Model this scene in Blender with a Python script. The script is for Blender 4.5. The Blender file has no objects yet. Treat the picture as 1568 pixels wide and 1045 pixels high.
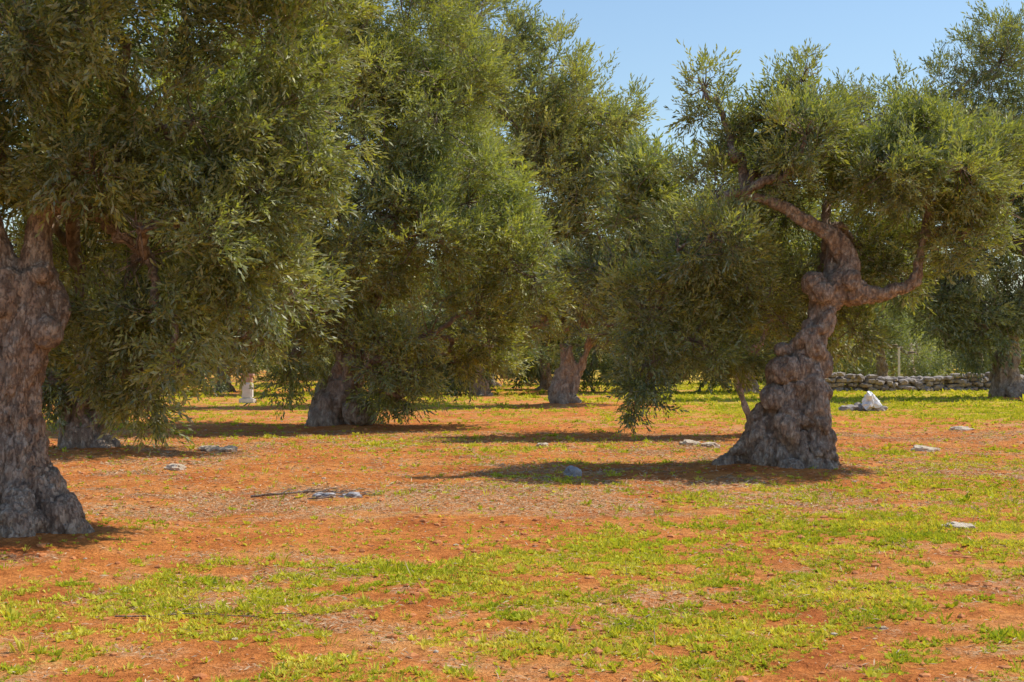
import bpy, math, numpy as np, bmesh
from mathutils import Vector
rng=np.random.default_rng(7)
scene=bpy.context.scene
COL=scene.collection

# ---------------------------------------------------------------- noise
def _h(i,j,k):
    i=i.astype(np.int64);j=j.astype(np.int64);k=k.astype(np.int64)
    h=(i*73856093)^(j*19349663)^(k*83492791)
    h=(h^(h>>13))*1274126177
    h=h^(h>>16)
    return (h&0xffffff)/float(0xffffff)
def vnoise(p):
    i=np.floor(p);f=p-i;u=f*f*(3-2*f)
    x,y,z=i[:,0],i[:,1],i[:,2];ux,uy,uz=u[:,0],u[:,1],u[:,2]
    def L(a,b,t):return a+(b-a)*t
    return L(L(L(_h(x,y,z),_h(x+1,y,z),ux),L(_h(x,y+1,z),_h(x+1,y+1,z),ux),uy),
             L(L(_h(x,y,z+1),_h(x+1,y,z+1),ux),L(_h(x,y+1,z+1),_h(x+1,y+1,z+1),ux),uy),uz)
def fbm(p,o=3):
    s=0;a=.5;t=0
    for q in range(o):
        s=s+a*vnoise(p*(2**q)+17.3*q);t+=a;a*=.5
    return s/t
def fbm2(x,y,sc,o=3,off=0):
    p=np.stack([x*sc+off,y*sc+off*1.7,np.full_like(x,off+.5)],1)
    return fbm(p,o)
def sst(a,b,x):
    t=np.clip((x-a)/(b-a),0,1);return t*t*(3-2*t)

# ---------------------------------------------------------------- layout (metres)
TREES={'A':(-3.92,11.54),'B':(3.57,19.4),'C':(-3.70,31.7),'D':(1.74,46.7),'E':(19.0,54.5),'F':(-6.8,22.8),'H':(4.74,28.2)}
def gz(x,y):
    x=np.asarray(x,float);y=np.asarray(y,float)
    sh=x.shape;x=x.ravel();y=y.ravel()
    z=(fbm2(x,y,.25,2,3)-.5)*.14*sst(4,12,y)+(fbm2(x,y,1.7,2,9)-.5)*.06
    near=sst(60,35,np.hypot(x,y))
    z=z+(fbm2(x,y,6,2,5)-.5)*.05*near
    for k,(tx,ty) in TREES.items():
        z=z+(.13 if k in 'ABCDEF' else .04)*np.exp(-((x-tx)**2+(y-ty)**2)/1.6)
    return z.reshape(sh)
def g1(x,y): return float(gz(np.array([x]),np.array([y]))[0])
def masks(x,y):
    n1=fbm2(x,y,.33,3,11);n2=fbm2(x,y,1.2,3,23);n3=fbm2(x,y,4.5,2,31)
    g=(n1-.5)*1.1+(n2-.5)*1.6+(n3-.5)*1.9-.16
    g+=.42*sst(10.0,8.2,y)
    line=x-(.2+(y-13.2)*.62)
    g+=.42*sst(-.8,1.2,line)*sst(8.6,10.5,y)*sst(23,19,y)
    g-=.75*np.exp(-(((x+2.3)/3.4)**2+((y-13.0)/2.4)**2)**2)
    g-=.60*np.exp(-(((x+4.2)/4.4)**2+((y-19.5)/4)**2)**2)
    g+=.08*sst(22,25,y)
    g+=.55*sst(34,40,y)*sst(3,8,x)
    g+=.26*sst(44,52,y)
    g-=.4*np.exp(-((x-8)/5)**2-((y-28)/3.5)**2)
    for k,(tx,ty) in TREES.items():
        r=1.3 if k in 'AB' else 2.2
        g-=.7*np.exp(-(((x-tx)**2+(y-ty)**2)/r**2))
    grass=sst(.0,.47,g)
    s=(fbm2(x,y,.6,3,41)-.5)*1.5+(fbm2(x,y,3,2,47)-.5)*1.7
    s+=.50*np.exp(-(((x+.6)/3.9)**2+((y-15.2)/2.0)**2)**2)+.22*sst(11.5,8.5,y)+.10*sst(1,4,x)-.03
    straw=sst(.0,.5,s)
    return grass,straw

# ---------------------------------------------------------------- mesh helper
def quad_mesh(name,V,Q,mat,attr=None,smooth=False,parent=None,link=True):
    me=bpy.data.meshes.new(name)
    V=np.ascontiguousarray(V,dtype=np.float32).reshape(-1,3);Q=np.ascontiguousarray(Q,dtype=np.int32).reshape(-1,4)
    me.vertices.add(len(V));me.vertices.foreach_set('co',V.ravel())
    me.loops.add(Q.size);me.loops.foreach_set('vertex_index',Q.ravel())
    me.polygons.add(len(Q));me.polygons.foreach_set('loop_start',np.arange(0,Q.size,4,dtype=np.int32))
    if smooth: me.polygons.foreach_set('use_smooth',np.ones(len(Q),dtype=bool))
    me.update(calc_edges=True)
    if attr is not None:
        dom='POINT' if len(attr)==len(V) else 'FACE'
        a=me.attributes.new('tint','FLOAT_COLOR',dom)
        b=np.ones((len(attr),4),np.float32);b[:,:attr.shape[1]]=attr
        a.data.foreach_set('color',b.ravel())
    me.materials.append(mat)
    ob=bpy.data.objects.new(name,me)
    if link: COL.objects.link(ob)
    if parent: ob.parent=parent
    return ob
class Acc:
    def __init__(s): s.V=[];s.Q=[];s.n=0
    def add(s,V,Q):
        s.V.append(V);s.Q.append(Q+s.n);s.n+=len(V)
    def get(s): return np.concatenate(s.V),np.concatenate(s.Q)

def catmull(P,n):
    P=np.asarray(P,float)
    E=np.concatenate([[2*P[0]-P[1]],P,[2*P[-1]-P[-2]]])
    out=[]
    for i in range(1,len(E)-2):
        t=np.linspace(0,1,n,endpoint=False)[:,None]
        a,b,c,d=E[i-1],E[i],E[i+1],E[i+2]
        out.append(.5*((2*b)+(-a+c)*t+(2*a-5*b+4*c-d)*t*t+(-a+3*b-3*c+d)*t**3))
    out.append(P[-1:]);return np.concatenate(out)
def tube(P,R,seg=8):
    P=np.asarray(P,float);R=np.asarray(R,float)
    T=np.gradient(P,axis=0);T/=np.linalg.norm(T,axis=1)[:,None]+1e-9
    a=np.array([0,0,1.]) if abs(T[0,2])<.9 else np.array([1.,0,0])
    u=np.cross(T[0],a);u/=np.linalg.norm(u)
    V=[];th=np.linspace(0,2*np.pi,seg,endpoint=False)
    for i in range(len(P)):
        u=u-T[i]*u.dot(T[i]);u/=np.linalg.norm(u)+1e-9;w=np.cross(T[i],u)
        V.append(P[i]+R[i]*(np.cos(th)[:,None]*u+np.sin(th)[:,None]*w))
    V=np.concatenate([np.repeat(P[:1],seg,0)]+V+[np.repeat(P[-1:],seg,0)])
    n=len(P)+2
    i=np.arange(n-1)[:,None]*seg;j=np.arange(seg)[None];k=(j+1)%seg
    Q=np.stack([i+j,i+k,i+seg+k,i+seg+j],-1).reshape(-1,4)
    return V,Q

# ---------------------------------------------------------------- materials
def newmat(name):
    m=bpy.data.materials.new(name);m.use_nodes=True
    nt=m.node_tree;nt.nodes.clear();return m,nt
def N(nt,t,**k):
    n=nt.nodes.new(t)
    for a,b in k.items(): setattr(n,a,b)
    return n
def L(nt,a,b): nt.links.new(a,b)
def ramp(nt,fac,stops):
    r=N(nt,'ShaderNodeValToRGB');e=r.color_ramp.elements
    while len(e)<len(stops): e.new(.5)
    for i,(p,c) in enumerate(stops): e[i].position=p;e[i].color=(*c,1)
    L(nt,fac,r.inputs[0]);return r.outputs[0]
def noise(nt,scale,detail=4,vec=None,rough=.6):
    n=N(nt,'ShaderNodeTexNoise');n.inputs['Scale'].default_value=scale;n.inputs['Detail'].default_value=detail;n.inputs['Roughness'].default_value=rough
    if vec is not None: L(nt,vec,n.inputs['Vector'])
    return n
def mixc(nt,f,a,b,mode='MIX'):
    m=N(nt,'ShaderNodeMix',data_type='RGBA',blend_type=mode)
    for s,v in ((m.inputs[0],f),(m.inputs[6],a),(m.inputs[7],b)):
        if hasattr(v,'is_output'): L(nt,v,s)
        else: s.default_value=v if not isinstance(v,tuple) else (*v,1)
    return m.outputs[2]
def math_(nt,op,a,b=0.):
    m=N(nt,'ShaderNodeMath',operation=op)
    for s,v in ((m.inputs[0],a),(m.inputs[1],b)):
        if hasattr(v,'is_output'): L(nt,v,s)
        else: s.default_value=v
    return m.outputs[0]
def leaf_mat(name,dark,mid,yel,under,trans=.3,rough=.42,tcol=(1.5,1.6,.45),gloss=.04):
    m,nt=newmat(name)
    at=N(nt,'ShaderNodeAttribute',attribute_name='tint')
    sp=N(nt,'ShaderNodeSeparateColor');L(nt,at.outputs['Color'],sp.inputs[0])
    c=mixc(nt,sp.outputs[0],dark,mid)
    c=mixc(nt,sp.outputs[1],c,yel)
    ge=N(nt,'ShaderNodeNewGeometry')
    f=math_(nt,'MULTIPLY',ge.outputs['Backfacing'],.5)
    c2=mixc(nt,f,c,under)
    p=N(nt,'ShaderNodeBsdfDiffuse');L(nt,c2,p.inputs[0])
    tr=N(nt,'ShaderNodeBsdfTranslucent')
    tc=mixc(nt,1.,c,tcol,'MULTIPLY');L(nt,tc,tr.inputs[0])
    mx=N(nt,'ShaderNodeMixShader');mx.inputs[0].default_value=trans
    L(nt,p.outputs[0],mx.inputs[1]);L(nt,tr.outputs[0],mx.inputs[2])
    out=mx.outputs[0]
    if gloss>0:
        gl=N(nt,'ShaderNodeBsdfGlossy');gl.inputs['Roughness'].default_value=rough
        m2=N(nt,'ShaderNodeMixShader');m2.inputs[0].default_value=gloss
        L(nt,out,m2.inputs[1]);L(nt,gl.outputs[0],m2.inputs[2]);out=m2.outputs[0]
    o=N(nt,'ShaderNodeOutputMaterial');L(nt,out,o.inputs[0]);return m
LEAF=leaf_mat('olive_leaf',(.065,.095,.042),(.24,.285,.115),(.60,.58,.12),(.44,.47,.35),.33,.5)
LEAF2=leaf_mat('olive_leaf_far',(.09,.125,.062),(.25,.29,.14),(.54,.52,.15),(.44,.47,.36),.33,.52)
GRASS=leaf_mat('grass_blade',(.26,.34,.03),(.50,.54,.045),(.80,.70,.15),(.55,.55,.09),.35,.6,(1.3,1.25,.4),0)

def bark_mat(name,c0,c1,c2,low):
    m,nt=newmat(name)
    tc=N(nt,'ShaderNodeTexCoord')
    mp=N(nt,'ShaderNodeMapping');mp.inputs['Scale'].default_value=(1,1,.45);L(nt,tc.outputs['Object'],mp.inputs[0])
    n1=noise(nt,12,8,mp.outputs[0],.72);n2=noise(nt,3,4,tc.outputs['Object']);n3=noise(nt,60,3,mp.outputs[0])
    v=N(nt,'ShaderNodeTexVoronoi',feature='DISTANCE_TO_EDGE');v.inputs['Scale'].default_value=15
    wv=mixc(nt,.3,mp.outputs[0],n1.outputs['Color'],'ADD');L(nt,wv,v.inputs['Vector'])
    c=ramp(nt,n1.outputs[0],[(.36,c0),(.5,c1),(.64,c2)])
    c=mixc(nt,math_(nt,'MULTIPLY',n2.outputs[0],.6),c,low)
    cr=ramp(nt,v.outputs['Distance'],[(0.,(.48,.43,.41)),(.10,(1,1,1))])
    c=mixc(nt,.65,c,cr,'MULTIPLY')
    p=N(nt,'ShaderNodeBsdfPrincipled');L(nt,c,p.inputs['Base Color']);p.inputs['Roughness'].default_value=.8
    h=math_(nt,'ADD',n1.outputs[0],math_(nt,'MULTIPLY',n3.outputs[0],.3))
    h=math_(nt,'ADD',h,math_(nt,'MINIMUM',math_(nt,'MULTIPLY',v.outputs['Distance'],2.5),.25))
    b=N(nt,'ShaderNodeBump');b.inputs['Strength'].default_value=.9;b.inputs['Distance'].default_value=.035
    L(nt,h,b.inputs['Height']);L(nt,b.outputs[0],p.inputs['Normal'])
    o=N(nt,'ShaderNodeOutputMaterial');L(nt,p.outputs[0],o.inputs[0]);return m
BARK=bark_mat('olive_bark',(.17,.125,.098),(.42,.325,.25),(.66,.57,.47),(.42,.28,.19))
TWIG=bark_mat('olive_twig',(.20,.14,.105),(.38,.29,.22),(.52,.42,.35),(.36,.25,.18))

def simple_mat(name,ca,cb,scale=6,rough=.9,bump=.3,dist=.02,cc=None):
    m,nt=newmat(name)
    tc=N(nt,'ShaderNodeTexCoord');n=noise(nt,scale,6,tc.outputs['Object'],.65)
    st=[(.32,ca),(.65,cb)]
    if cc: st.append((.8,cc))
    c=ramp(nt,n.outputs[0],st)
    p=N(nt,'ShaderNodeBsdfPrincipled');L(nt,c,p.inputs['Base Color']);p.inputs['Roughness'].default_value=rough
    n2=noise(nt,scale*5,5,tc.outputs['Object'])
    b=N(nt,'ShaderNodeBump');b.inputs['Strength'].default_value=bump;b.inputs['Distance'].default_value=dist
    L(nt,n2.outputs[0],b.inputs['Height']);L(nt,b.outputs[0],p.inputs['Normal'])
    o=N(nt,'ShaderNodeOutputMaterial');L(nt,p.outputs[0],o.inputs[0]);return m
STONE=simple_mat('limestone',(.42,.32,.22),(.66,.56,.45),7,.9,.7,.04)
GREYST=simple_mat('grey_stone',(.22,.22,.25),(.50,.48,.50),9,.9,.6,.03)
WALLST=simple_mat('wall_stone',(.15,.125,.12),(.42,.37,.34),3,.95,.6,.05)
STRAW=leaf_mat('straw',(.32,.19,.11),(.58,.43,.28),(.78,.66,.48),(.48,.36,.25),.05,.8,gloss=0)
CLOD=simple_mat('soil_clod',(.36,.12,.04),(.66,.27,.10),10,1,.3,.01)
PLAST=simple_mat('white_plastic',(.75,.76,.80),(.88,.88,.9),4,.35,.2,.01)

def ground_mat():
    m,nt=newmat('red_earth')
    tc=N(nt,'ShaderNodeTexCoord');P=tc.outputs['Object']
    at=N(nt,'ShaderNodeAttribute',attribute_name='tint');sp=N(nt,'ShaderNodeSeparateColor');L(nt,at.outputs['Color'],sp.inputs[0])
    n1=noise(nt,.9,6,P);n2=noise(nt,9,6,P,.7);n3=noise(nt,45,4,P,.7);n4=noise(nt,18,5,P,.75)
    soil=ramp(nt,n1.outputs[0],[(.3,(.50,.150,.042)),(.5,(.73,.275,.075)),(.72,(.80,.39,.135))])
    dk=ramp(nt,n2.outputs[0],[(.3,(.58,.50,.45)),(.58,(1.05,1.05,1.05))])
    soil=mixc(nt,1.,soil,dk,'MULTIPLY')
    gr=ramp(nt,n3.outputs[0],[(.35,(.70,.64,.6)),(.62,(1.12,1.12,1.12))]);soil=mixc(nt,1.,soil,gr,'MULTIPLY')
    st=ramp(nt,n3.outputs[0],[(.3,(.32,.18,.10)),(.5,(.58,.40,.24)),(.7,(.80,.65,.45))])
    f=math_(nt,'MULTIPLY',sp.outputs[1],ramp(nt,n4.outputs[0],[(.42,(0,0,0)),(.62,(1,1,1))]))
    c=mixc(nt,math_(nt,'MULTIPLY',f,.75),soil,st)
    g=ramp(nt,n4.outputs[0],[(.3,(.28,.29,.03)),(.5,(.50,.50,.05)),(.7,(.72,.63,.12))])
    gm=ramp(nt,n4.outputs[0],[(.47,(0,0,0)),(.62,(1,1,1))])
    far=sp.outputs[2]
    f2=math_(nt,'MULTIPLY',sp.outputs[0],math_(nt,'ADD',math_(nt,'MULTIPLY',gm,.55),math_(nt,'MULTIPLY',far,.42)))
    c=mixc(nt,f2,c,g)
    p=N(nt,'ShaderNodeBsdfPrincipled');L(nt,c,p.inputs['Base Color']);p.inputs['Roughness'].default_value=1
    p.inputs['Specular IOR Level'].default_value=.1
    h=math_(nt,'ADD',n2.outputs[0],math_(nt,'MULTIPLY',n3.outputs[0],.5))
    b=N(nt,'ShaderNodeBump');b.inputs['Strength'].default_value=1.;b.inputs['Distance'].default_value=.06
    L(nt,h,b.inputs['Height']);L(nt,b.outputs[0],p.inputs['Normal'])
    o=N(nt,'ShaderNodeOutputMaterial');L(nt,p.outputs[0],o.inputs[0]);return m
GROUND=ground_mat()

# ---------------------------------------------------------------- ground
def seg(*a):
    o=[]
    for (s,e,n) in a: o.append(np.linspace(s,e,n,endpoint=False))
    o.append([a[-1][1]]);return np.concatenate(o)
xs=seg((-900,-100,12),(-100,-25,40),(-25,-9,90),(-9,9,260),(9,25,90),(25,100,40),(100,900,12))
ys=seg((-300,-5,15),(-5,5,25),(5,24,300),(24,50,190),(50,90,80),(90,200,25),(200,1500,15))
X,Y=np.meshgrid(xs,ys);x=X.ravel();y=Y.ravel()
Z=gz(x,y);G,S=masks(x,y)
nx=len(xs);i=np.arange(len(ys)-1)[:,None]*nx;j=np.arange(nx-1)[None]
Q=np.stack([i+j,i+j+1,i+j+1+nx,i+j+nx],-1).reshape(-1,4)
quad_mesh('ground',np.stack([x,y,Z],1),Q,GROUND,np.stack([G,S,sst(18,50,y)],1),True)

# ---------------------------------------------------------------- leaf quads
def unit(v): return v/(np.linalg.norm(v,axis=-1,keepdims=True)+1e-9)
def basis(d,r):
    n=len(d);a=unit(r.normal(size=(n,3)));u=unit(np.cross(d,a));w=np.cross(d,u)
    return np.stack([u,w,d],-1)
def leafquads(base,dirs,length,width,r,nrm=None):
    side=unit(np.cross(dirs,unit(r.normal(size=dirs.shape)) if nrm is None else nrm))
    length=length[:,None];width=width[:,None]
    up=np.cross(side,dirs)
    mid=base+dirs*length*.5+up*length*.05
    return np.stack([base,mid+side*width*.5,base+dirs*length,mid-side*width*.5],1)
def sprig(r,ns=5,nl=11,wd=.26,spread=.95,l0=2.0,l1=3.8):
    B=[];D=[]
    for s in range(ns):
        sd=unit(np.array([r.normal()*spread*.5,r.normal()*spread*.5,1.]));ln=r.uniform(l0,l1)
        off=r.normal(size=3)*.45
        t=np.linspace(.08,1,nl)[:,None]
        bend=r.normal(size=3)*.5
        pts=off+sd*ln*t+bend*t*t
        ang=r.uniform(0,6.28)+np.arange(nl)*np.pi+ (np.arange(nl)//2)*1.57
        u=unit(np.cross(sd,np.array([1,.2,0.])));w=np.cross(sd,u)
        per=np.cos(ang)[:,None]*u+np.sin(ang)[:,None]*w
        o=r.uniform(.4,1.15,size=(nl,1))*(1.2-t*.75)
        D.append(unit(sd+per*o+r.normal(size=(nl,3))*.15));B.append(pts)
    B=np.concatenate(B);D=np.concatenate(D)
    return leafquads(B,D,r.uniform(.7,1.15,len(B)),r.uniform(.8,1.2,len(B))*wd,r)
NL=55
TPL=[sprig(rng) for _ in range(12)]
def instance(tpls,P,R,S,r,colr):
    VV=[];CC=[]
    idx=r.integers(0,len(tpls),len(P))
    for k,t in enumerate(tpls):
        m=idx==k
        if not m.any(): continue
        v=np.einsum('nij,lkj->nlki',R[m],t)*S[m][:,None,None,None]+P[m][:,None,None,:]
        nl=len(t)
        c=np.repeat(colr[m][:,None,:],nl,1)+r.normal(size=(m.sum(),nl,1))*np.array([.2,.08])
        VV.append(v.reshape(-1,3));CC.append(c.reshape(-1,2))
    V=np.concatenate(VV);C=np.clip(np.concatenate(CC),0,1)
    return V,np.arange(len(V)).reshape(-1,4),np.concatenate([C,np.zeros((len(C),1))],1)

def tree(name,loc,u,clumps,trunk,forks,nleaves,leaf,limb_r=.09,extra=[],burrs=[],voxel=.03,seed=1,mat=None,twigr=.006,strands=7,twist=1.6,droop=0.,yel=.12,bright=.5,grow=1.1,thr=.37,disp=1.,spiral=.8,ropes=5):
    r=np.random.default_rng(seed)
    base=np.array([loc[0],loc[1],g1(*loc)-.05])
    root=bpy.data.objects.new(name,None);COL.objects.link(root);root.location=base
    A=Acc()
    tr=np.array(trunk,float);Pm=catmull(tr,8);Rm=np.maximum(Pm[:,3],.01)*u;Pm=Pm[:,:3]*u
    A.add(*tube(Pm,Rm*.64,14))
    tt=np.linspace(0,1,len(Pm))
    for s in range(strands):
        th=2*np.pi*s/strands+r.uniform(-.3,.3)+tt*twist*r.uniform(.8,1.15)
        off=Rm*(.66+.10*np.sin(tt*9+s*2))
        P=Pm+np.stack([np.cos(th)*off,np.sin(th)*off,0*off],1)
        fl=np.exp(-tt*14)*Rm*r.uniform(.0,.45)
        P+=np.stack([np.cos(th)*fl,np.sin(th)*fl,-.12*np.exp(-tt*14)*u],1)
        A.add(*tube(P,Rm*r.uniform(.24,.36)*(1+.28*np.sin(tt*r.uniform(10,26)+s)),10))
    for e in extra:
        e=catmull(np.array(e,float),7);A.add(*tube(e[:,:3]*u,e[:,3]*u*.85,10))
        th=np.linspace(0,7,len(e))
        A.add(*tube((e[:,:3]+np.stack([np.cos(th),np.sin(th),np.cos(th*1.3)],1)*e[:,3:4]*.55)*u,e[:,3]*u*.58,8))
    for (bx,by,bz,br) in burrs:
        d=unit(r.normal(size=3));tq=np.linspace(-.98,.98,9)
        A.add(*tube(np.array([bx,by,bz])*u+d*tq[:,None]*br*u,np.sqrt(1-tq**2)*br*u,12))
    V,Q=A.get()
    tmp=quad_mesh('tmp',V,Q,BARK)
    md=tmp.modifiers.new('r','REMESH');md.mode='VOXEL';md.voxel_size=voxel;md.use_smooth_shade=True
    dg=bpy.context.evaluated_depsgraph_get();me=bpy.data.meshes.new_from_object(tmp.evaluated_get(dg))
    bpy.data.objects.remove(tmp)
    n=len(me.vertices);co=np.zeros(n*3,np.float32);me.vertices.foreach_get('co',co);co=co.reshape(-1,3).astype(float)
    no=np.zeros(n*3,np.float32);me.vertex_normals.foreach_get('vector',no);no=no.reshape(-1,3)
    k=1/u
    d1=fbm(co*k*np.array([5.5,5.5,4.])+seed,3)-.5
    d2=np.abs(fbm(co*k*np.array([12,12,5.])+seed*3,3)-.5)*2
    # spiral ropes of wood winding round the trunk axis
    zs=np.maximum.accumulate(Pm[:,2]);cx=np.interp(co[:,2],zs,Pm[:,0]);cy=np.interp(co[:,2],zs,Pm[:,1]);cr=np.interp(co[:,2],zs,Rm)
    dx=co[:,0]-cx;dy=co[:,1]-cy;th=np.arctan2(dy,dx)
    wob=(fbm(co*k*1.6+seed*7,2)-.5)*3.2
    rope=np.abs(np.sin((ropes*(th+spiral*co[:,2]*k)+wob*1.5)*.5))
    fall=sst(2.1,1.4,np.hypot(dx,dy)/cr)*(co[:,2]<zs[-1]*1.02)
    dr=(rope**.6-.6)*cr*.20*fall
    co=co+no*((d1*.14*u-d2*.10*u+.02*u)*disp*np.clip(1.2-co[:,2]*k*.18,.3,1)+dr*disp)[:,None]
    me.vertices.foreach_set('co',co.astype(np.float32).ravel());me.update()
    me.materials.clear();me.materials.append(BARK)
    ob=bpy.data.objects.new('trunk',me);COL.objects.link(ob);ob.parent=root
    nodes=[(np.array(f,float)*u,limb_r*u) for f in forks]
    cl=np.array(clumps,float)*u
    order=np.argsort([min(np.linalg.norm(c[:3]-q[0]) for q in nodes) for c in cl])
    A=Acc()
    for q in order:
        c=cl[q];ds=[np.linalg.norm(c[:3]-nd[0])-nd[1]*4 for nd in nodes]
        nd=nodes[int(np.argmin(ds))];a=nd[0];D=np.linalg.norm(c[:3]-a)
        mid=(a+c[:3])/2+r.normal(size=3)*D*.13+np.array([0,0,D*.1])
        m2=(a*.25+c[:3]*.75)+r.normal(size=3)*D*.1
        P=catmull([a,mid,m2,c[:3]],6);P[1:-1]+=r.normal(size=P[1:-1].shape)*D*.015
        r1=nd[1]*.62
        A.add(*tube(P,np.linspace(nd[1]*.95,r1,len(P)),7))
        nodes.append((c[:3],r1))
    w=cl[:,3]**2.1;w/=w.sum();nt=int(nleaves/NL)
    P_=[];D_=[];C_=[];cc=cl[:,:3].mean(0);tw=[]
    for q,c in enumerate(cl):
        n=max(8,int(nt*w[q]));ns=int(r.integers(11,19));cr=c[3]*grow
        sd=unit(r.normal(size=(ns,3)));sc=c[:3]+sd*cr*r.uniform(.35,.92,(ns,1))
        sr=cr*r.uniform(.18,.42,ns);sb=r.normal(size=ns)*.20+r.normal()*.09;sy=r.normal(size=ns)*.11
        k=r.integers(0,ns,n)
        p=sc[k]+unit(r.normal(size=(n,3)))*(sr[k]*r.uniform(0,1,n)**.45)[:,None]
        un=r.random(n)<.22
        pu=c[:3]+unit(r.normal(size=(n,3)))*(cr*.92*r.uniform(0,1,n)**.4)[:,None]
        p=np.where(un[:,None],pu,p)
        keep=fbm((p+base)*1.3/max(leaf/.09,1)**.6+seed,2)>thr
        p=p[keep];k=k[keep]
        out=unit(p-sc[k])*.45+unit(p-c[:3])*.55+unit(p-cc)*.25
        out=out+np.array([.12,0,.36-droop])+r.normal(size=p.shape)*.36
        low=np.clip((cc[2]*.6-p[:,2])/(cc[2]*.6),0,1)[:,None]
        out=out+np.array([0,0,-1.0])*low
        P_.append(p);D_.append(unit(out))
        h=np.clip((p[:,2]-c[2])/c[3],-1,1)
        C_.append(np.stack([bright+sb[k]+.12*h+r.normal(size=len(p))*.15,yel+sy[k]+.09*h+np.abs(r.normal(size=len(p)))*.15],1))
        for sci in sc:
            if r.random()<.9: tw.append((c[:3],sci,twigr*2.4))
        for e in np.nonzero(r.random(len(p))<.6)[0]:
            tw.append((sc[k[e]]+r.normal(size=3)*leaf*.8,p[e]+D_[-1][e]*leaf*3.2,twigr))
    P_=np.concatenate(P_);D_=np.concatenate(D_);C_=np.concatenate(C_)
    for a,b,rr in tw:
        D=np.linalg.norm(b-a)
        if D>1.2*u: continue
        P=np.array([a,(a+b)/2+r.normal(size=3)*D*.12,b]);A.add(*tube(P,[rr,rr*.8,rr*.35],3))
    V,Q=A.get();quad_mesh('limbs',V,Q,TWIG,None,True,root)
    S=leaf*r.uniform(.8,1.25,len(P_))
    P_[:,2]=np.maximum(P_[:,2],.12+leaf*2)
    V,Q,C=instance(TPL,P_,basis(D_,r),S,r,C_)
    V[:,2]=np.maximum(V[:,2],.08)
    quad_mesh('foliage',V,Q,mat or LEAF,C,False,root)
    return root

# ---- A : near left tree
tree('olive_tree',TREES['A'],.53,
 [(-.4,-1.0,6.7,1.45),(1.2,-.3,7.9,1.6),(2.8,.2,7.9,1.5),(4.0,.4,8.0,1.3),(4.1,.4,6.6,1.2),(2.6,-.3,6.2,1.35),(1.5,-.2,5.7,1.1),(2.7,-.2,4.8,1.05),(1.25,-1.0,5.4,.75),(1.9,-.8,4.5,.6),(-.35,-1.1,5.6,.6),
  (1.7,.4,4.2,.95),(1.1,1.0,3.3,.9),(2.1,.4,3.3,.8),(2.3,.1,2.5,.42),(1.5,.8,2.5,.65),(3.5,.4,5.2,1.0),(3.3,.6,4.0,.8),(3.1,.7,3.45,.5),(1.0,1.3,2.4,.6),(1.5,1.2,1.9,.4),
  (-2.2,0,6.2,1.8),(-3.4,0,7.6,1.5),(-1.5,.5,8.5,1.6),(.6,1.5,9.2,1.6),(0,2.5,6.2,1.8),(2,2.6,6.6,1.7),(.2,2.0,4.2,1.1),(-1.8,1.6,4.6,1.2),(-1.6,-.6,4.9,.8),(-3.2,-1,5.4,1.1),
  (0.3,-2.4,7.4,1.3),(1.9,-2.0,7.9,1.2),(4.6,-1.8,9.2,1.4),(-.5,1.6,3.0,.7),(3.2,-3.4,9.6,1.4),(5.6,-2.6,10.2,1.4)],
 [(.05,0,-.1,.88),(.0,0,.3,.72),(-.12,0,.9,.52),(-.22,0,1.8,.42),(-.14,0,2.6,.46),(-.05,0,3.3,.54),(-.08,0,3.9,.45)],
 [(.35,0,4.95),(-.7,0,5.0),(.1,.5,4.8)],350000,.068,.15,
 extra=[[(.0,0,3.5,.36),(.12,0,4.2,.28),(.2,0,4.7,.2),(.5,.1,5.3,.15),(1.0,.2,6.0,.11)],[(-.2,0,3.6,.36),(-.5,0,4.3,.26),(-.75,0,5.2,.18),(-1.3,0,6.2,.14)],
        [(.0,0,3.7,.3),(.05,.3,4.4,.2),(.2,.8,5.4,.15)],[(.2,-.2,.7,.3),(.5,-.3,.3,.26),(.85,-.4,-.08,.18)],[(.0,-.3,.8,.25),(.1,-.7,.3,.25),(.15,-1.0,-.1,.2)]],
 burrs=[(.35,-.3,3.0,.22),(-.3,-.4,3.4,.22),(.6,-.35,.25,.26),(.25,-.6,.15,.25),(-.5,-.3,2.3,.2),(.3,-.25,3.9,.16)],voxel=.013,seed=11,twigr=.0032,droop=.10,yel=.10,bright=.44,spiral=.35,ropes=7)

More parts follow.
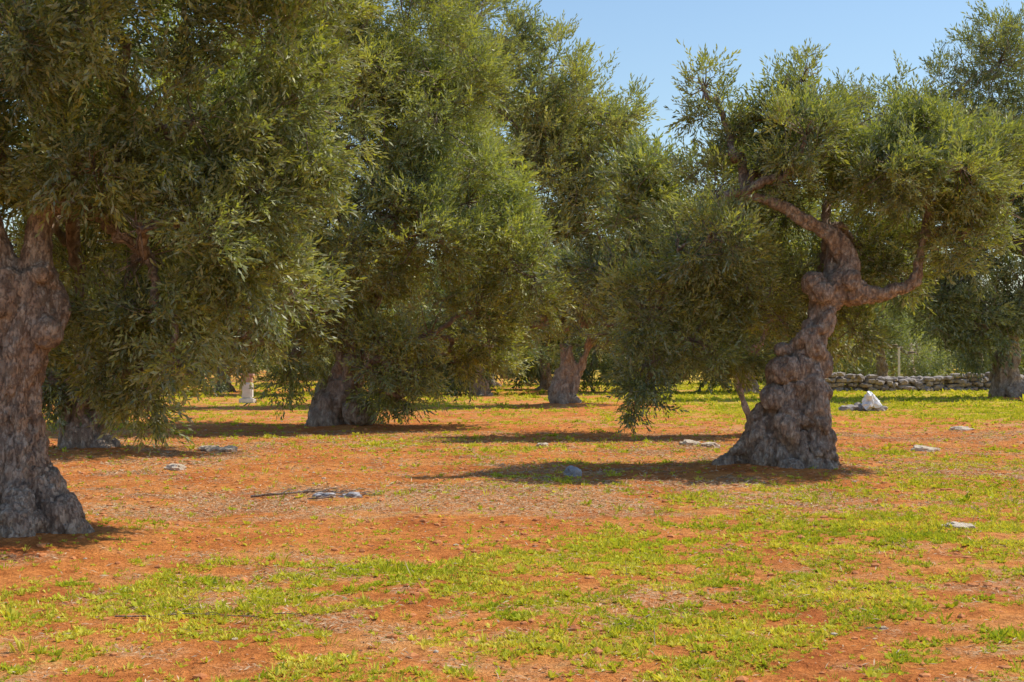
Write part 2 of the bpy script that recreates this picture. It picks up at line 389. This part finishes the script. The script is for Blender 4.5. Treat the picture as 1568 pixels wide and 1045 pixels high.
# ---- B : gnarled right tree
tree('olive_tree',TREES['B'],.893,
 [(-1.05,0,5.75,.42),(-.65,.1,5.1,.36),(.45,0,5.9,.48),(-.05,.1,5.25,.42),(.5,.1,5.1,.72),(1.2,.2,5.15,.66),(1.9,.3,4.95,.6),(2.6,0,5.0,.62),(3.2,0,4.65,.62),(3.5,0,3.95,.55),
  (2.4,0,4.2,.72),(2.85,0,3.45,.55),(1.1,.7,4.3,.8),(-.1,.5,4.5,.75),(-.9,0,4.1,.72),(-1.45,0,3.2,.72),(-.8,.2,3.1,.75),(-.3,.7,2.6,.7),(-2.0,0,2.4,.55),(-1.95,-.2,1.5,.42),
  (-2.1,-.2,1.05,.3),(-1.2,.2,1.9,.55),(-.6,.7,1.7,.5),(1.5,.9,3.4,.62),(.8,1.1,2.9,.6),(1.45,1.1,2.1,.42),(1.3,1.0,2.6,.5),(2.1,.9,3.1,.5),(1.6,-.7,4.5,.6),(2.6,-.9,4.4,.55),(.3,1.6,4.5,.9),(2.0,1.6,4.5,.9),(-1.0,1.2,3.4,.9),(-1.1,-1.0,3.4,.55),(.3,-.9,4.9,.5),(.1,-.4,4.3,.4)],
 [(.0,0,-.1,.78),(.1,0,.3,.60),(.26,0,.85,.48),(.38,0,1.4,.43),(.5,0,1.75,.31),(.64,0,2.05,.215),(.74,0,2.35,.19),(.84,0,2.58,.26),(.92,0,2.72,.26)],
 [(-.45,0,4.15),(2.3,0,3.5),(.9,.4,3.6)],230000,.080,.085,
 extra=[[(.95,0,2.7,.28),(1.13,0,2.98,.20),(1.12,0,3.25,.165),(.9,0,3.5,.135),(.45,0,3.72,.11),(.05,0,3.98,.095),(-.5,0,4.15,.08)],
        [(.95,0,2.62,.22),(1.3,0,2.6,.19),(1.7,0,2.62,.12),(2.05,0,2.72,.11),(2.2,0,2.9,.09),(2.22,0,3.2,.06),(2.3,0,3.5,.05)],
        [(.9,.1,2.7,.2),(1.0,.3,3.2,.12),(.9,.4,3.7,.08)],
        [(.1,0,.7,.28),(-.3,-.1,.35,.24),(-.65,-.15,.12,.16),(-.9,-.2,-.04,.09)],
        [(.5,-.1,.6,.26),(.7,-.15,.25,.22),(.82,-.2,-.1,.17)],
        [(.3,-.3,1.2,.22),(.15,-.4,.7,.2),(.05,-.5,.1,.2)],[(.55,-.25,1.5,.16),(.55,-.42,1.0,.2),(.6,-.5,.5,.2),(.5,-.5,.1,.22)],
        [(.25,-.1,1.75,.12),(.45,-.3,1.95,.11),(.78,-.2,2.2,.11),(.7,.1,2.45,.11)],[(.7,-.1,1.5,.15),(.55,-.36,1.8,.12),(.5,-.1,2.15,.1)]],
 burrs=[(1.28,-.1,2.62,.2),(.6,-.1,2.76,.19),(.68,-.2,2.6,.17),(1.15,-.2,2.8,.16),(.5,-.4,.75,.22),(.12,-.32,1.45,.2),(.65,-.32,1.15,.16),(-.05,-.3,1.0,.2),(.68,-.4,.4,.2),(.12,-.2,1.75,.12),(.3,-.42,.35,.18)],
 voxel=.016,seed=23,twigr=.0045,strands=8,twist=4.6,yel=.15,bright=.46,spiral=1.5,ropes=5)

# ---- C : big centre tree
tree('olive_tree',TREES['C'],1.456,
 [(-.6,0,6.4,1.3),(.9,0,6.1,1.25),(1.4,0,5.3,1.0),(1.4,0,4.6,1.05),(.1,-.3,4.7,1.25),(-1.2,0,4.7,1.2),(1.85,-.2,3.4,.9),(2.45,-.3,2.5,.66),(2.9,-.3,2.25,.48),(1.2,-.6,2.9,.95),(.1,-.6,2.8,1.05),(-1.1,-.2,2.9,.95),
  (2.0,-.2,1.7,.6),(1.3,-.5,1.35,.62),(.7,-.7,1.05,.55),(1.05,-.7,.75,.42),(.65,-.7,.5,.36),(.35,-.6,.85,.4),(.9,-.8,.45,.3),(-.1,-.4,1.8,.65),(-1.1,0,1.8,.7),(-.85,0,1.05,.42),(-.9,0,.75,.3),(-1.8,.2,1.9,.6),(-1.8,.2,2.7,.9),(0,1.3,3.5,1.5),(1,1.3,4.5,1.3),(-.5,1.5,5.5,1.4),(-1.6,1,3.2,1.1),(.6,-.2,3.8,1.0),(2.2,.4,1.2,.45),(1.7,.2,.95,.35),(2.3,.3,3.2,.6)],
 [(-.1,0,-.1,.58),(-.15,0,.25,.38),(.0,0,.6,.28),(.1,0,1.0,.26),(.1,0,1.3,.22)],
 [(.1,0,1.5),(.5,0,1.6),(-.4,0,1.6)],360000,.12,.10,
 extra=[[(.1,0,1.1,.2),(.3,0,1.6,.14),(.6,.2,2.3,.1)],[(.05,0,1.1,.2),(-.3,0,1.6,.14),(-.6,0,2.4,.1)]],
 burrs=[(-.2,-.2,.3,.2),(.25,-.3,.2,.22)],voxel=.04,seed=37,twigr=.0075,yel=.21,bright=.52,droop=.05)

# ---- D : back centre tree
tree('olive_tree',TREES['D'],2.14,
 [(-1.4,0,5.8,.95),(-.45,0,5.1,.72),(-1.3,0,4.9,.9),(.35,0,4.5,.72),(.75,0,3.7,.65),(-.7,0,4.2,1.0),(.1,0,3.6,.9),(-.6,0,3.2,.9),(.5,0,2.8,.8),(-.3,0,2.3,.8),(.8,0,2.1,.65),(-1.0,0,2.2,.7),(.3,-.2,1.6,.6),(-.5,-.2,1.45,.55),
  (0,1,4.2,1.1),(-.3,1,3,1.2),(1.2,.3,3.1,.65),(-.9,.0,1.2,.4),(.75,0,1.2,.45),(-2,.3,5.2,.9),(-1.6,.4,3.6,.9),(.0,.8,1.6,.6)],
 [(.05,0,-.1,.30),(-.05,0,.2,.17),(.0,0,.5,.14),(.05,0,.9,.12)],[(0,0,1.1),(.3,0,1.2),(-.3,0,1.2)],210000,.165,.07,
 extra=[[(.1,0,.2,.14),(.22,0,.5,.08),(.4,0,1.0,.06)]],voxel=.06,seed=41,twigr=.011,mat=LEAF2,yel=.25,bright=.58)

# ---- E : back right tree
tree('olive_tree',TREES['E'],2.5,
 [(-.1,0,5.15,.75),(-.8,0,4.7,.65),(-1.5,0,4.4,.58),(-2.1,0,4.2,.55),(.7,0,5.0,.9),(-.5,0,3.8,.95),(.5,0,3.7,1.1),(-1.4,0,3.5,.85),(-.9,0,2.5,.9),(.1,0,2.4,.95),(-1.3,-.2,1.7,.6),(-.7,-.2,1.5,.6),(.2,-.1,1.6,.7),(-.55,-.2,.85,.38),(-1.0,-.2,.95,.38),(0,1,3.5,1.3),(1.2,0,2.6,1.0),(-2.2,0,3.3,.75),(-2.0,.2,2.4,.65),(-1.7,.2,1.8,.5),(-.4,-.3,1.1,.5),(-1.1,-.3,1.35,.5)],
 [(.05,0,-.1,.34),(-.05,0,.3,.2),(.0,0,.7,.17),(.05,0,1.1,.15)],[(0,0,1.2),(.3,0,1.3),(-.3,0,1.3)],210000,.185,.08,
 voxel=.06,seed=53,twigr=.012,mat=LEAF2,yel=.05,bright=.28)

# ---- F : mid left tree
tree('olive_tree',TREES['F'],1.05,
 [(.5,0,3.2,1.2),(1.9,0,2.8,1.05),(3.0,.3,2.3,.75),(-1,0,3.2,1.2),(1,0,4.6,1.4),(2.7,0,4.2,1.1),(1.0,0,1.7,.55),(2.4,.1,1.7,.45),(-1.5,.5,2,.9),(.2,1,4,1.2),(1.7,1.2,3,1.1),(-.8,-.2,1.3,.5),(0,-.4,1.3,.5),(.5,-.4,1.0,.4),(-.4,-.4,.9,.35)],
 [(.0,0,-.1,.5),(-.1,0,.25,.34),(-.15,0,.6,.27),(-.1,0,1.1,.23)],[(0,0,1.4),(.5,0,1.5),(-.5,0,1.5)],140000,.115,.11,
 extra=[[(.1,0,.3,.18),(.25,0,.7,.12),(.45,0,1.3,.1)]],voxel=.035,seed=61,twigr=.0065,droop=.1,bright=.35)

# ---- H : slim tree behind B
tree('olive_tree',TREES['H'],1.29,
 [(-.7,0,2.0,.7),(0,0,2.6,.8),(-1.3,0,2.6,.8),(.5,0,1.75,.5),(-1.6,0,3.6,.85),(-.4,0,3.7,.9),(-2.0,0,1.7,.55),(-1.5,0,1.35,.45),(-.7,0,1.35,.4),(.6,.2,3.0,.8),(-1.0,.6,3,1.0),(-2.2,.2,2.6,.7),(1.2,.4,1.6,.45)],
 [(.02,0,-.1,.12),(.0,0,.2,.07),(-.1,0,.5,.06),(-.2,0,.8,.065),(-.22,0,1.1,.06)],[(-.22,0,1.2)],140000,.125,.055,
 extra=[[(-.18,0,.7,.06),(-.05,0,.95,.05),(.15,0,1.4,.04)]],voxel=.02,seed=67,twigr=.0075,strands=4,yel=.1,bright=.36,disp=.3)

# ---- trees in the rows behind: three individuals, repeated with turns and sizes
def generic(loc,H,seed,nl,leaf):
    r=np.random.default_rng(seed);cl=[]
    for k in range(15):
        a=r.uniform(0,6.28);rr=r.uniform(.1,.42)*H;z=r.uniform(.26,.82)*H
        cl.append((math.cos(a)*rr,math.sin(a)*rr,z,r.uniform(.16,.24)*H))
    b=.062*H;l=r.uniform(-.06,.06)*H
    return tree('olive_tree',loc,1.,cl,[(0,0,-.1,b*1.4),(l*.3,0,.08*H,b*.85),(l,0,.18*H,b*.75),(l*1.3,0,.3*H,b*.6)],[(l*1.5,0,.32*H)],nl,leaf,.16,
      voxel=.06,seed=seed,twigr=.012,mat=LEAF2,bright=.34,yel=.06,strands=5)
G3=[generic((-17.5,60),7.5,100,52000,.22),generic((-8.2,62),7,102,52000,.22),generic((-1.4,61),6.8,103,52000,.22)]
for q,(px,d,s,rot) in enumerate([(-13.8,68,.95,1.2),(1.8,72,1.0,2.2),(-4.8,68,1.05,4.0),(6.0,66,1.1,.8),(11,66,1.1,3.1),(31,76,1.15,5),(24,92,1,3.9),(-20,84,1.1,.4),(16,88,.9,2.2),(-1.5,84,1.1,5.2),(-9.5,86,1.1,1.0),(7,88,1.1,2.9)]):
    src=G3[q%3];root=bpy.data.objects.new('olive_tree',None);COL.objects.link(root)
    root.location=(px,d,g1(px,d)-.05);root.scale=(s,s,s);root.rotation_euler=(0,0,rot)
    for ch in list(src.children):
        o=bpy.data.objects.new(ch.name.split('.')[0],ch.data);COL.objects.link(o);o.parent=root

# ---- distant mass of trees
P=[];D=[];C=[];r=np.random.default_rng(5);A=Acc()
for q in range(130):
    d=r.uniform(100,170);cx=r.uniform(-.5,.55)*d;H=r.uniform(4,7.5)
    if q>95: d=r.uniform(150,230);cx=r.uniform(-.5,.5)*d
    n=230;a=unit(r.normal(size=(n,3)))*(r.uniform(.3,1,(n,1))**.5)
    lump=1+.3*np.sin(a[:,0:1]*5+q)*np.cos(a[:,2:]*4+q)
    p=np.array([cx,d,H*.55])+a*lump*np.array([H*.55,H*.55,H*.42])
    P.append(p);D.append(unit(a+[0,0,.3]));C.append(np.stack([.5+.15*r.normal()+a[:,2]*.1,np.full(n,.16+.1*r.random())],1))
    pt=np.array([[cx,d,-.1],[cx+r.uniform(-.3,.3),d,H*.2],[cx,d,H*.5]]);A.add(*tube(pt,[.6,.35,.2],7))
P=np.concatenate(P);D=np.concatenate(D);C=np.concatenate(C)
TP2=[sprig(r,3,6,.35,1.2,3.,5.) for _ in range(5)]
V,Q,CC=instance(TP2,P,basis(D,r),np.full(len(P),.36),r,C);V[:,2]=np.maximum(V[:,2],.2)
rt=bpy.data.objects.new('distant_olive_trees',None);COL.objects.link(rt)
quad_mesh('foliage',V,Q,LEAF2,CC,False,rt);V,Q=A.get();quad_mesh('trunks',V,Q,BARK,None,True,rt)

# ---------------------------------------------------------------- grass
r=np.random.default_rng(77)
def weed(r,n,flat):
    a=r.uniform(0,6.28,n);el=r.uniform(.15,1.1,n) if flat else r.uniform(.7,1.45,n)
    d=np.stack([np.cos(a)*np.cos(el),np.sin(a)*np.cos(el),np.sin(el)],1)
    b=np.stack([np.cos(a),np.sin(a),0*a],1)*r.uniform(0,.5,(n,1))
    up=np.tile([0,0,1.],(n,1))+r.normal(size=(n,3))*.3
    return leafquads(b,d,r.uniform(.6,1.3,n),r.uniform(.35,.6,n)*(1 if flat else .3),r,up)
WF=[weed(r,9,True) for _ in range(6)];WB=[weed(r,9,False) for _ in range(5)]
def scatter(n,y0,y1,fn):
    y=np.sqrt(r.uniform(y0**2,y1**2,n));x=r.uniform(-.42,.42,n)*y+r.normal(size=n)*1.0
    g,s=masks(x,y);k=r.random(n)<fn(g,s,x,y);return x[k],y[k],g[k],s[k]
def upbasis(n):
    a=r.uniform(0,6.28,n);z=0*a;o=z+1
    return np.stack([np.stack([np.cos(a),-np.sin(a),z],1),np.stack([np.sin(a),np.cos(a),z],1),np.stack([z,z,o],1)],1)
GV=[];GC=[]
for (n,y0,y1,sz,T) in [(50000,5.5,13,.022,WF),(56000,11,25,.027,WF),(46000,22,48,.045,WF),(22000,44,95,.09,WF),(11000,5.5,14,.034,WB),(16000,12,40,.048,WB)]:
    x,y,g,s=scatter(n,y0,y1,lambda g,s,x,y:g**1.25*.92+.05)
    cl=fbm2(x,y,.8,2,71)
    c=np.stack([.55+(cl-.5)*1.4+r.normal(size=len(x))*.22,.30+(fbm2(x,y,2.,2,77)-.5)*1.5+r.normal(size=len(x))*.17],1)
    P=np.stack([x,y,gz(x,y)-.003],1)
    V,Q,C=instance(T,P,upbasis(len(x)),sz*np.exp(r.normal(size=len(x))*.33),r,c);GV.append(V);GC.append(C)
V=np.concatenate(GV);quad_mesh('grass',V,np.arange(len(V)).reshape(-1,4),GRASS,np.concatenate(GC))

# dry straw / leaf litter, plus a few standing dead stalks
x,y,g,s=scatter(330000,5.5,30,lambda g,s,x,y:(s*.6+.08)*(1-.2*g))
n=len(x);a=r.uniform(0,6.28,n);e=r.normal(size=n)*.22
d=unit(np.stack([np.cos(a),np.sin(a),e],1));ln=r.uniform(.015,.075,n)*np.where(y>16,1.4,1)
B=np.stack([x,y,gz(x,y)+.008+np.abs(e)*.02],1)
V=leafquads(B,d,ln,np.clip(r.uniform(.003,.010,n)*np.where(y>14,1.5,1),0,1),r,np.tile([0,0,1.],(n,1))+r.normal(size=(n,3))*.4)
quad_mesh('dry_straw',V.reshape(-1,3),np.arange(n*4).reshape(-1,4),STRAW,np.stack([r.uniform(0,1,n),r.uniform(0,.7,n)**2],1))
x,y,g,s=scatter(1500,5.5,40,lambda g,s,x,y:.2+.5*s);n=len(x)
d=unit(np.stack([r.normal(size=n)*.35,r.normal(size=n)*.35,0*x+1],1))
V=leafquads(np.stack([x,y,gz(x,y)],1),d,r.uniform(.05,.16,n),np.full(n,.006),r)
quad_mesh('dry_stalks',V.reshape(-1,3),np.arange(n*4).reshape(-1,4),STRAW,np.stack([r.uniform(0,1,n),r.uniform(0,.6,n)],1))

# ---------------------------------------------------------------- stones
def ico(sub):
    bm=bmesh.new();bmesh.ops.create_icosphere(bm,subdivisions=sub,radius=1)
    V=np.array([v.co[:] for v in bm.verts]);F=np.array([[v.index for v in f.verts] for f in bm.faces]);bm.free()
    return V,F
def tri_mesh(name,V,F,mat,smooth=False,parent=None):
    me=bpy.data.meshes.new(name);me.from_pydata(V.tolist(),[],F.tolist())
    if smooth: me.polygons.foreach_set('use_smooth',np.ones(len(F),bool))
    me.materials.append(mat);ob=bpy.data.objects.new(name,me);COL.objects.link(ob)
    if parent: ob.parent=parent
    return ob
I1=ico(1);I3=ico(3)
def rockv(base,size,seed,amp=.5,fr=1.1):
    V=base.copy()
    V=V*(1+(fbm(V*fr+seed*3.1,3)-.5)[:,None]*2*amp)
    V=np.sign(V)*np.abs(V)**.8
    c,s_=math.cos(seed*1.3),math.sin(seed*1.3)
    V=V@np.array([[c,-s_,0],[s_,c,0],[0,0,1]])
    return V*np.array(size)
def scat_rocks(name,n,y0,y1,s0,s1,mat,fn):
    x,y,g,s=scatter(n,y0,y1,fn);VV=[];FF=[];o=0
    sh=[rockv(I1[0],(1,.8,.6),k,.6) for k in range(8)]
    for k in range(len(x)):
        sz=s0+(s1-s0)*r.random()**4;a=r.uniform(0,6.28);c,q=math.cos(a),math.sin(a)
        v=sh[k%8]@np.array([[c,-q,0],[q,c,0],[0,0,1]])*sz
        VV.append(v+[x[k],y[k],0]);FF.append(I1[1]+o);o+=len(v)
    V=np.concatenate(VV);cz=np.repeat(gz(x,y),len(I1[0]));V[:,2]+=cz
    tri_mesh(name,V,np.concatenate(FF),mat)
scat_rocks('soil_clods',11000,5.5,34,.008,.045,CLOD,lambda g,s,x,y:.9-.6*g)
scat_rocks('pebbles',1200,5.5,45,.008,.035,STONE,lambda g,s,x,y:g*0+.6)
def rock(name,x,y,size,mat,seed):
    V=rockv(I3[0],size,seed,.8,1.9)+np.array([x,y,g1(x,y)+size[2]*.1]);return tri_mesh(name,V,I3[1],mat,False)
for q,(x,y,sz) in enumerate([(-4.95,23.3,(.17,.12,.07)),(-4.65,23.2,(.15,.12,.09)),(-4.55,19.2,(.13,.10,.07)),(6.95,24.0,(.20,.16,.09)),(9.7,30.8,(.24,.2,.1)),(3.85,12.3,(.12,.09,.04)),
   (.5,24.2,(.10,.1,.07)),(3.1,24.8,(.17,.15,.09)),(3.4,24.5,(.15,.12,.08))]):
    rock('limestone_rock',x,y,sz,STONE,q+3)
rock('grey_rock',.78,18.3,(.11,.09,.11),GREYST,31)
for q,(x,y,s) in enumerate([(-2.05,15.6,.11),(-1.75,15.5,.12)]): rock('grey_rock',x,y,(s,s*.7,s*.4),GREYST,40+q)
for q,(x,y,s) in enumerate([(9.95,42,.28),(10.35,42.1,.3),(10.8,42,.26)]): rock('limestone_rock',x,y,(s,s*.7,s*.6),WALLST,50+q)
V=rockv(I3[0],(.22,.2,.24),9,1.1,2.6);V[:,0]*=1-.5*np.clip(V[:,2]/.3,-.2,1);tri_mesh('plastic_bag',V+[10.55,41.9,g1(10.55,41.9)+.3],I3[1],PLAST,False)

# fallen branches
def branch(x,y,a,l,rad,seed):
    q=np.random.default_rng(seed);A=Acc();d=np.array([math.cos(a),math.sin(a),0]);pd=np.array([-d[1],d[0],0])
    P=np.array([np.array([x,y,0])+d*l*t+pd*q.normal()*l*.05 for t in np.linspace(0,1,6)]);P[:,2]=gz(P[:,0],P[:,1])+rad+q.uniform(0,.02,6)
    A.add(*tube(catmull(P,4),np.linspace(rad,rad*.3,21),6))
    for k in range(5):
        b=P[k]*.5+P[k+1]*.5;e=b+(d+pd*q.choice([-1,1])*.9)*l*q.uniform(.1,.25);e[2]=g1(e[0],e[1])+q.uniform(.01,.06)
        A.add(*tube(np.array([b,(b+e)/2+[0,0,.02],e]),[rad*.5,rad*.4,rad*.15],4))
    V,Q=A.get();quad_mesh('fallen_branch',V,Q,TWIG,None,True)
for b in [(-2.3,8.25,.1,1.0,.005),(-2.9,15.8,.1,1.1,.016),(-2.4,16.1,-.4,.9,.012),(-2.2,15.3,.3,.8,.010)]:
    branch(*b,int(abs(b[0]*100)))

# dry stone wall
VV=[];FF=[];o=0;X0=14.8
while X0<26:
    for row in range(4):
        w=r.uniform(.14,.34);v=rockv(I1[0],(w,.22,r.uniform(.10,.16)),int(r.integers(1,999)),.6)
        VV.append(v+[X0+r.uniform(-.15,.15),68+(X0-15)*.12+r.normal()*.06,.08+row*.19+r.normal()*.03+.2*math.sin(X0*.9)*(row/4)]);FF.append(I1[1]+o);o+=len(v)
        VV.append(v[:, [1,0,2]]+[X0,68.3+(X0-15)*.12,.08+row*.18]);FF.append(I1[1]+o);o+=len(v)
    X0+=.33
tri_mesh('dry_stone_wall',np.concatenate(VV),np.concatenate(FF),WALLST)

def boxes(name,parts,loc):
    root=bpy.data.objects.new(name,None);COL.objects.link(root);root.location=loc
    for nm,c,s,mat in parts:
        bm=bmesh.new();bmesh.ops.create_cube(bm,size=1);
        for v in bm.verts: v.co=Vector([v.co[i]*s[i]+c[i] for i in range(3)])
        bmesh.ops.bevel(bm,geom=bm.edges[:],offset=min(s)*.12,segments=2,affect='EDGES')
        me=bpy.data.meshes.new(nm);bm.to_mesh(me);bm.free();me.materials.append(mat)
        ob=bpy.data.objects.new(nm,me);COL.objects.link(ob);ob.parent=root
PINK=simple_mat('pink_plaster',(.45,.26,.20),(.55,.34,.26),5)
WHT=simple_mat('white_plaster',(.58,.54,.50),(.76,.73,.68),5)
boxes('stone_marker',[('plinth',(0,0,.08),(.52,.45,.16),WHT),('shaft',(0,0,.44),(.38,.34,.56),WHT),('niche',(0,0,.84),(.34,.30,.22),PINK),('cap',(0,0,.99),(.46,.40,.07),PINK)],(-9.3,50,0))
boxes('fence_post',[('post',(0,0,1.1),(.12,.12,2.3),WHT),('cap',(0,0,2.28),(.2,.2,.06),WHT)],(23.4,86,0))

# ---------------------------------------------------------------- light & camera
w=bpy.data.worlds.new('World');scene.world=w;w.use_nodes=True;nt=w.node_tree
bg=nt.nodes['Background'];sk=nt.nodes.new('ShaderNodeTexSky');sk.sky_type='NISHITA';sk.sun_disc=False
to=Vector((.50,.17,.74)).normalized()
el=math.asin(to.z);sk.sun_elevation=el;sk.sun_rotation=math.atan2(to.x,to.y)
sk.air_density=1.3;sk.dust_density=.25;sk.ozone_density=4
nt.links.new(sk.outputs[0],bg.inputs[0]);bg.inputs[1].default_value=.145
sd=bpy.data.lights.new('sun','SUN');sd.energy=5;sd.angle=math.radians(.53);sd.color=(1,.92,.77)
so=bpy.data.objects.new('sun',sd);COL.objects.link(so);so.rotation_euler=to.to_track_quat('Z','Y').to_euler()
cd=bpy.data.cameras.new('camera');cam=bpy.data.objects.new('camera',cd);COL.objects.link(cam)
cd.lens=50;cd.sensor_width=36;cd.clip_end=5000;cam.location=(0,0,1.5)
cam.rotation_euler=(math.radians(90+.776),0,0);scene.camera=cam
scene.view_settings.view_transform='Standard';scene.view_settings.look='None';scene.view_settings.exposure=0
